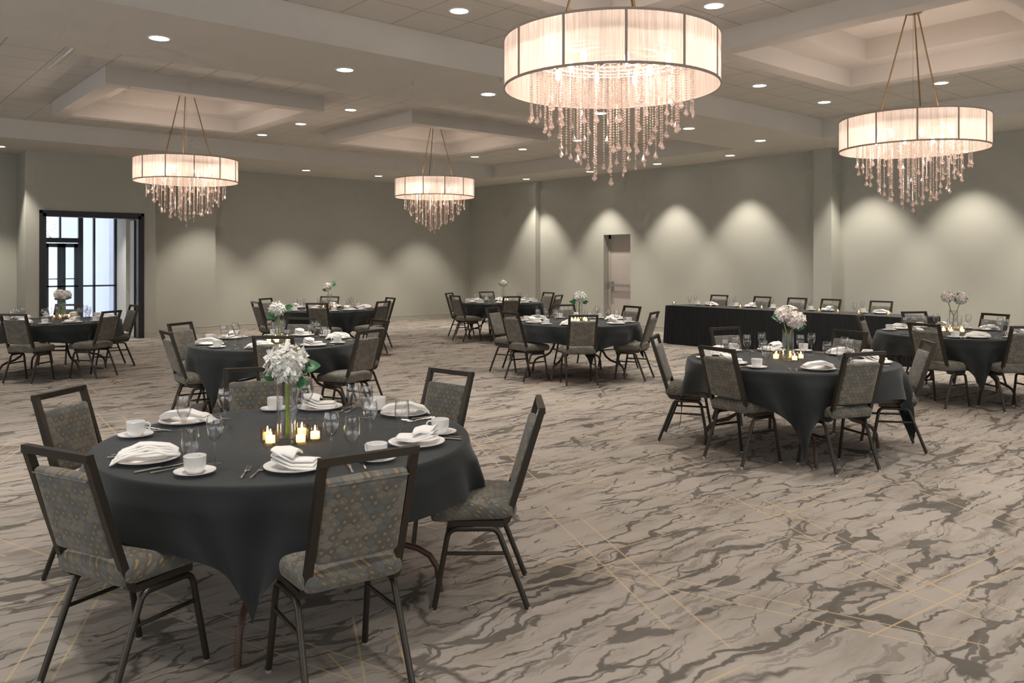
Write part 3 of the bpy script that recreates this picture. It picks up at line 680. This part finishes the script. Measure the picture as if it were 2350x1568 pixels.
# ================================================================== TABLEWARE
plate0 = G().lathe([(0.0004, .004), (.07, .004), (.078, .006), (.118, .020), (.134, .023), (.134, .020), (.12, .014), (.085, .002), (.075, 0), (0.0004, 0)], 40).obj('dinner_plate', M['china'], None, True)
saucer0 = G().lathe([(0.0004, .005), (.032, .005), (.036, .007), (.07, .016), (.083, .019), (.083, .016), (.07, .011), (.04, .001), (0.0004, 0)], 32).obj('saucer', M['china'], None, True)
cup0 = thing('coffee_cup')
G().lathe([(0.0004, 0), (.029, 0), (.031, .004), (.040, .018), (.044, .035), (.0455, .070), (.0435, .071), (.0415, .036), (.036, .018), (0.0004, .008)], 32).obj('cup_body', M['china'], cup0, True)
G().tube([(.041, 0, .060), (.058, 0, .063), (.068, 0, .052), (.066, 0, .034), (.054, 0, .022), (.040, 0, .022)], .0045, 8).obj('cup_handle', M['china'], cup0, True)
freeze(cup0)
def napkin_mesh(var):
    g = G(); rnd = random.Random(var)
    if var == 0:                                   # long soft roll hanging over the plate rim
        for k in range(4):
            def fn(q, k=k):
                x, y, z = q; t = x / .14
                z += .012 + .026 * (1 - abs(t) ** 2.2) - .012 * max(0, -t) ** 2 + k * .0085 * (1 - .55 * max(0, t)); y *= 1 - .18 * t; y += .012 * math.sin(t * 2.2 + k * .5) + (k - 1.5) * .008
                x += (k - 1.5) * .006; z += .004 * math.sin(x * 60 + k); return (x, y, z)
            g.rbox(.135 - k * .006, .047 - k * .004, .0055, .005, 7, fn)
    else:                                          # folded square with a turned-up end
        for k in range(3):
            def fn(q, k=k):
                x, y, z = q; t = x / .10
                z += .012 + .010 * k + .045 * max(0, -t - .05) ** 1.0 * (.7 + .5 * k / 2) + .006 * math.sin(y * 40 + k); y += .012 * t * (k - 1); y *= 1 - .12 * max(0, t); return (x, y, z)
            g.rbox(.098 - k * .004, .052 - k * .003, .0055, .005, 7, fn)
        def f2(q):
            x, y, z = q; t = y / .05
            return (x - .035, y, z + .060 + .022 * (1 - t * t) - .30 * abs(x) * (1 if x > 0 else .3))
        g.rbox(.045, .048, .006, .005, 7, f2)
    return g
napkins = [napkin_mesh(0).obj('napkin', M['napkin'], None, True), napkin_mesh(1).obj('napkin', M['napkin'], None, True)]
wine0 = thing('wine_glass')
G().lathe([(.006, .092), (.020, .108), (.032, .135), (.0365, .160), (.034, .190), (.029, .208), (.0278, .208), (.0328, .190), (.0352, .160), (.031, .137), (.019, .111), (.0004, .100)], 28).obj('bowl', M['glass'], wine0, True)
G().lathe([(.0335, 0), (.034, .002), (.015, .006), (.005, .014), (.0036, .04), (.0042, .07), (.008, .095), (.0004, .100)], 20).obj('stem', M['glass'], wine0, True)
freeze(wine0)
goblet0 = thing('water_goblet')
G().lathe([(.009, .045), (.022, .066), (.033, .090), (.0370, .115), (.0355, .150), (.0325, .178), (.0313, .178), (.0343, .150), (.0357, .115), (.0318, .092), (.021, .070), (.0004, .056)], 28).obj('bowl', M['glass'], goblet0, True)
G().lathe([(.0355, 0), (.036, .002), (.016, .007), (.008, .014), (.0065, .028), (.009, .045), (.0004, .056)], 20).obj('stem', M['glass'], goblet0, True)
freeze(goblet0)
def fork():
    g = G(); g.tube([(0, -.095, .003), (0, -.06, .004), (0, 0, .007), (0, .03, .005)], .004, 6, radii=[.0075, .0055, .0028, .004])
    g.rbox(.011, .012, .0015, .0014, 2, c=(0, .042, .004))
    for x in (-.0092, -.0031, .0031, .0092): g.tube([(x, .050, .004), (x, .075, .006), (x, .092, .009)], .0013, 5)
    return g
fork0 = fork().obj('fork', M['steel'], None, True)
knife0 = G().tube([(0, -.11, .004), (0, -.05, .005), (0, .0, .005)], .005, 8, radii=[.0065, .0055, .005]).rbox(.0085, .058, .0012, .001, 3, lambda q: (q[0] * (1 - .5 * max(0, q[1] / .058)), q[1], q[2]), (0, .055, .005)).obj('table_knife', M['steel'], None, True)
spoon0 = G().tube([(0, -.085, .003), (0, -.04, .004), (0, .04, .006)], .004, 6, radii=[.007, .0045, .003]).lathe([(0.0004, -.004), (.010, -.002), (.014, .002), (.0145, .003), (.012, .002), (.0004, -.001)], 14, (0, .056, .006)).obj('spoon', M['steel'], None, True)
def setting_items(T, sd): return 'at the %s seat of %s' % (sd, TN[T])
def put(proto, name, T, sd, X, Y, z, ang, cat, text, group):
    u, v = W(X, Y); return place(proto, (u, v, z), ang + hd - PI / 2, (text + ' ' + setting_items(T, sd)), cat, group)
ZP = ZTAB + .001
def pol(c, a, r): a = math.radians(a); return c[0] + r * math.cos(a), c[1] + r * math.sin(a)
def setting(T, sd, c, plate, saucer, wine, goblet, kn, sp, fk, nv, nrot, full=True):
    x, y = pol(c, *plate); put(plate0, 'dinner_plate', T, sd, x, y, ZP, 0, 'plate', 'white dinner plate', 'white dinner plates')
    put(napkins[nv], 'napkin', T, sd, x, y, ZP + .010, math.radians(nrot), 'napkin', 'folded white napkin', 'folded white napkins')
    x, y = pol(c, *saucer); put(saucer0, 'saucer', T, sd, x, y, ZP, 0, 'saucer', 'white saucer', 'white saucers')
    put(cup0, 'coffee_cup', T, sd, x, y, ZP + .0085, math.radians(saucer[0] + 190), 'cup', 'white coffee cup', 'white coffee cups')
    x, y = pol(c, *wine); put(wine0, 'wine_glass', T, sd, x, y, ZP, 0, 'glass', 'tall wine glass', 'wine glasses')
    x, y = pol(c, *goblet); put(goblet0, 'water_goblet', T, sd, x, y, ZP, 0, 'glass', 'short water goblet', 'water goblets')
    for pr, q, nm, tx, grp in ((knife0, kn, 'knife', 'steel table knife', 'steel knives'), (spoon0, sp, 'spoon', 'steel spoon', 'steel spoons')):
        if q is not None:
            x, y = pol(c, *q); put(pr, nm, T, sd, x, y, ZP, math.radians(plate[0] + 90), nm, tx, grp)
    for i, q in enumerate(fk):
        x, y = pol(c, *q); put(fork0, 'fork', T, sd, x, y, ZP, math.radians(q[0] + 90 + (6, -6)[i]), 'fork', ('outer', 'inner')[i] + ' steel fork', 'steel forks')
c1 = TAB['T1'][0]
setting('T1', 'front left', c1, (-134, .69), (-105, .735), (-108, .56), (-110, .685), (-121, .72), (-116, .72), [(-150, .70), (-146, .72)], 0, 20)
setting('T1', 'front', c1, (-72, .66), (-43, .71), (-55, .54), (-46, .57), (-55, .74), (-50, .74), [(-89, .70), (-85, .70)], 1, -10)
setting('T1', 'right', c1, (-15, .68), (5, .75), (-20, .46), (3, .56), (-3, .76), (0, .78), [(-30, .60), (-27, .60)], 1, 170)
setting('T1', 'back right', c1, (49, .76), (66, .80), (58, .46), (60, .59), (57, .80), (60, .82), [(35, .74), (38, .74)], 0, 190)
setting('T1', 'back', c1, (92, .76), (111, .77), (93, .46), (100, .47), (103, .80), (106, .80), [(77, .74), (80, .74)], 1, 0)
setting('T1', 'left', c1, (152, .74), (-180, .76), (150, .46), (163, .62), (166, .76), (169, .76), [(137, .72), (140, .72)], 0, 175)
rnd = random.Random(11)
EXTRA = {'T5': [(-25, 'right')], 'T6': [(170, 'left'), (-140, 'front left')]}
for T in ('T2', 'T3', 'T4', 'T5', 'T6', 'T7', 'T8'):
    c = TAB[T][0]; seats = [(a, sd) for (a, D, rot), sd in zip(CHR[T], SIDES[T])] + EXTRA.get(T, [])
    for k, (a, sd) in enumerate(seats):
        j = lambda s_=3: rnd.uniform(-s_, s_)
        setting(T, sd, c, (a - 13 + j(), .69), (a + 14 + j(), .74), (a + 6 + j(), .47), (a + 15 + j(), .57), (a + 1, .73), (a + 4, .73), [(a - 31, .72), (a - 27, .72)], k % 2 if T != 'T4' else (1, 1, 0, 1, 0, 1)[k % 6], rnd.choice((0, 15, -20, 170, 190)))
# centrepieces
def floret(g, p, nrm, s, rr):
    nrm = nrm.normalized(); a = nrm.orthogonal().normalized(); a.rotate(Matrix.Rotation(rr.uniform(0, 6.3), 3, nrm)); b = nrm.cross(a)
    for k in range(4):
        t = PI / 2 * k; d = a * math.cos(t) + b * math.sin(t); e = nrm.cross(d); lift = rr.uniform(.1, .5)
        g.add([p, p + d * s * .5 + e * s * .38 + nrm * s * .12, p + d * s + nrm * s * lift, p + d * s * .5 - e * s * .38 + nrm * s * .12], [(0, 1, 2, 3)])
def head_mesh(R_, seed):
    g = G(); rr = random.Random(seed); n = 150
    g.lathe([(0.0004, -R_ * .62), (R_ * .5, -R_ * .45), (R_ * .74, 0), (R_ * .55, R_ * .48), (0.0004, R_ * .70)], 16)
    for i in range(n):
        z = 1 - 2 * (i + .5) / n; r = math.sqrt(1 - z * z); a = i * 2.39996
        d = Vector((r * math.cos(a), r * math.sin(a), z)); q = d * R_ * rr.uniform(.70, .92); q.z *= .86
        floret(g, q, d + Vector((rr.uniform(-.4, .4), rr.uniform(-.4, .4), rr.uniform(-.2, .5))), R_ * rr.uniform(.30, .42), rr)
    return g
def leaf_mesh(L, wd_):
    g = G(); n = 8; vs = []; fs = []
    for i in range(n + 1):
        t = i / n; w_ = wd_ * math.sin(PI * min(1, t * .94 + .03)) ** .8 * (1 - .3 * t); z = .25 * L * math.sin(t * 2.2) - .1 * L * t
        vs += [(t * L, -w_, z + w_ * .25), (t * L, 0, z - .003), (t * L, w_, z + w_ * .25)]
    for i in range(n): o = i * 3; fs += [(o, o + 3, o + 4, o + 1), (o + 1, o + 4, o + 5, o + 2)]
    return g.add(vs, fs)
vase0 = G().lathe([(0.0004, 0), (.046, 0), (.049, .004), (.049, .27), (.0465, .27), (.0465, .022), (0.0004, .020)], 36).obj('glass_vase', M['glass'], None, True)
def hydrangea(heads, seed, R_=.092, blush=False, leaves=((20, .11, .045, .34), (175, .07, .035, .31), (-10, .06, .035, .28), (140, .07, .04, .40)), top=.365):
    t = thing('hydrangea'); rr = random.Random(seed)
    for k, (hx, hy, hz, hr) in enumerate(heads):
        h = head_mesh(R_ * hr, seed + k).obj('flower_head', M['petal2'] if blush else M['petal'], t, True, loc=(hx, hy, hz))
        G().tube([(hx * -.15, .012 * (1 - 2 * k), .025), (0, 0, .20), (hx * .5, hy * .5, .27), (hx, hy, hz - R_ * .4)], .006 if blush else .010, 8).obj('stem', M['stem'], t, True)
    for az, L, w_, z in leaves:
        l = leaf_mesh(L, w_).obj('leaf', M['leaf'], t, True, loc=(.05 * math.cos(math.radians(az)), .05 * math.sin(math.radians(az)), z)); sg = 1 if math.cos(math.radians(az)) > 0 else -1; l.rotation_euler = (sg * rr.uniform(.8, 1.3), -.15, math.radians(az))
    return t
vot0 = thing('votive_candle')
G().lathe([(0.0004, 0), (.030, 0), (.033, .004), (.034, .068), (.0325, .068), (.0315, .010), (0.0004, .008)], 24).obj('glass_cup', M['amber'], vot0, True)
wx = G().lathe([(0.0004, .010), (.022, .010), (.022, .042), (.016, .044), (0.0004, .043)], 18).obj('wax', M['wax'], vot0, True)
G().lathe([(0.0004, .043), (.0045, .049), (.0036, .058), (0.0004, .068)], 8).obj('flame', M['flame'], vot0, True)
freeze(vot0)
cl_d = bpy.data.lights.new('candle_light', 'POINT'); cl_d.energy = 0.12; cl_d.color = (1.0, .78, .50); cl_d.shadow_soft_size = .008
CEN = {'T1': (.02, -.10), 'T2': (.04, .0), 'T3': (.03, .05), 'T4': (-.02, .0), 'T5': (.05, .15), 'T6': (-.05, .3), 'T7': (.03, .1), 'T8': (.03, .1)}
R2 = hd - PI / 2
FL = {
    'T1': dict(heads=[(.0, 0, .385, 1.1)], seed=21),
    'T2': dict(heads=[(-.02, 0, .36, 1.0)], seed=22, leaves=((30, .10, .04, .36), (215, .09, .045, .26), (190, .08, .03, .28))),
    'T3': dict(heads=[(.01, 0, .36, 1.0)], seed=23, leaves=((0, .09, .035, .27), (185, .10, .035, .27), (200, .06, .03, .31))),
    'T4': dict(heads=[(-.045, 0, .40, .85), (.055, -.03, .36, .95)], seed=24, leaves=((185, .11, .045, .36), (-20, .09, .04, .28), (70, .07, .035, .44))),
    'T5': dict(heads=[(-.075, 0, .44, .85), (.085, 0, .42, .9)], seed=26, leaves=((90, .09, .05, .43), (-90, .07, .045, .45))),
    'T6': dict(heads=[(-.04, 0, .38, .9), (.05, 0, .37, .85)], seed=28, leaves=((0, .10, .04, .30), (180, .07, .04, .30))),
    'T7': dict(heads=[(-.04, 0, .41, .85)], seed=30, leaves=((10, .08, .05, .42), (200, .09, .035, .33), (40, .07, .04, .47))),
    'T8': dict(heads=[(.0, 0, .40, .85)], seed=32, leaves=((10, .08, .04, .38), (190, .07, .035, .36), (60, .07, .035, .44)))}
FT = {'T1': 'large white hydrangea with green leaves in the vase on ', 'T2': 'white hydrangea with drooping dark leaf on ', 'T3': 'round white hydrangea with two side leaves on ', 'T4': 'pair of pale hydrangea heads with leaves on ',
      'T5': 'two separate pale hydrangea heads with a leaf between on ', 'T6': 'wide cream hydrangea in backlit vase on ', 'T7': 'small pale hydrangea leaning left on ', 'T8': 'small blush hydrangea with dark leaves on '}
for i, (T, ((cx, cy), _, _)) in enumerate(TAB.items()):
    x, y = cx + CEN[T][0], cy + CEN[T][1]; u, v = W(x, y)
    place(vase0, (u, v, ZP), 0, 'clear cylinder vase holding the hydrangea on ' + TN[T], 'vase', 'cylinder vases')
    f = hydrangea(blush=T in ('T5', 'T6', 'T7', 'T8', 'T4'), **FL[T]); f.location = (u, v, ZP + .0); f.rotation_euler = (0, 0, R2)
    tag(f, FT[T] + TN[T], 'flower', 'hydrangea centrepieces')
    if T == 'T1': vp = [(-.098, .01, 'leftmost'), (-.062, -.065, 'front left'), (.078, -.045, 'front right'), (.128, .03, 'rightmost'), (.045, .105, 'back')]
    elif T == 'T4': vp = [(-.10, .03, 'leftmost'), (-.07, .10, 'back left'), (.03, -.08, 'front'), (.13, .05, 'rightmost'), (.05, .10, 'back')]
    else: vp = [(.11 * math.cos(q + i), .11 * math.sin(q + i), nm) for q, nm in ((0, 'first'), (1.25, 'second'), (2.5, 'third'), (3.75, 'fourth'), (5.0, 'fifth'))]
    if T not in ('T1', 'T4'):
        nms = ['leftmost', 'second', 'middle', 'fourth', 'rightmost']; vp = [(a, b, nms[k]) for k, (a, b, _) in enumerate(sorted(vp))]
    for a, b, nm in vp:
        u2, v2 = W(x + a, y + b); place(vot0, (u2, v2, ZP), 0, 'lit votive candle, %s of five round the vase on %s' % (nm, TN[T]), 'candle', 'lit votive candles')
        if T in ('T1', 'T4', 'T3', 'T5', 'T2'):
            L = bpy.data.objects.new('candle_light', cl_d); COL.objects.link(L); L.location = (u2, v2, ZP + .036)
# head table settings
hv = (9.75, 8.85, 8.05, 7.3, 6.35)
for i, v in enumerate(hv):
    lab = 'on the head table, %s setting from the exit door end' % ORD[i]
    place(plate0, (13.5, v, ZP), 0, 'white dinner plate ' + lab, 'plate', 'white dinner plates')
    place(napkins[i % 2], (13.5, v, ZP + .01), PI / 2, 'folded white napkin ' + lab, 'napkin', 'folded white napkins')
    place(saucer0, (13.45, v + .28, ZP), 0, 'white saucer ' + lab, 'saucer', 'white saucers')
    place(cup0, (13.45, v + .28, ZP + .0085), 1.0, 'white coffee cup ' + lab, 'cup', 'white coffee cups')
    place(wine0, (13.30, v + .22, ZP), 0, 'tall clear wine glass ' + lab, 'glass', 'wine glasses')
    place(goblet0, (13.28, v + .34, ZP), 0, 'short clear water goblet ' + lab, 'glass', 'water goblets')
for i, px in enumerate((1547, 1631, 1699, 1748, 1821, 1880, 1923, 1971, 2039)):
    v = v_at(px, 13.06); place(vot0, (13.06, v, ZP), 0, 'lit votive candle on the head table edge, %s from the exit door end' % (ORD + ['eighth', 'ninth'])[i], 'candle', 'lit votive candles')

for o in bpy.data.objects:
    if 'label' in o and not 4 <= len(o['label'].split()) <= 16: print('LABEL LENGTH', o.name, o['label'])
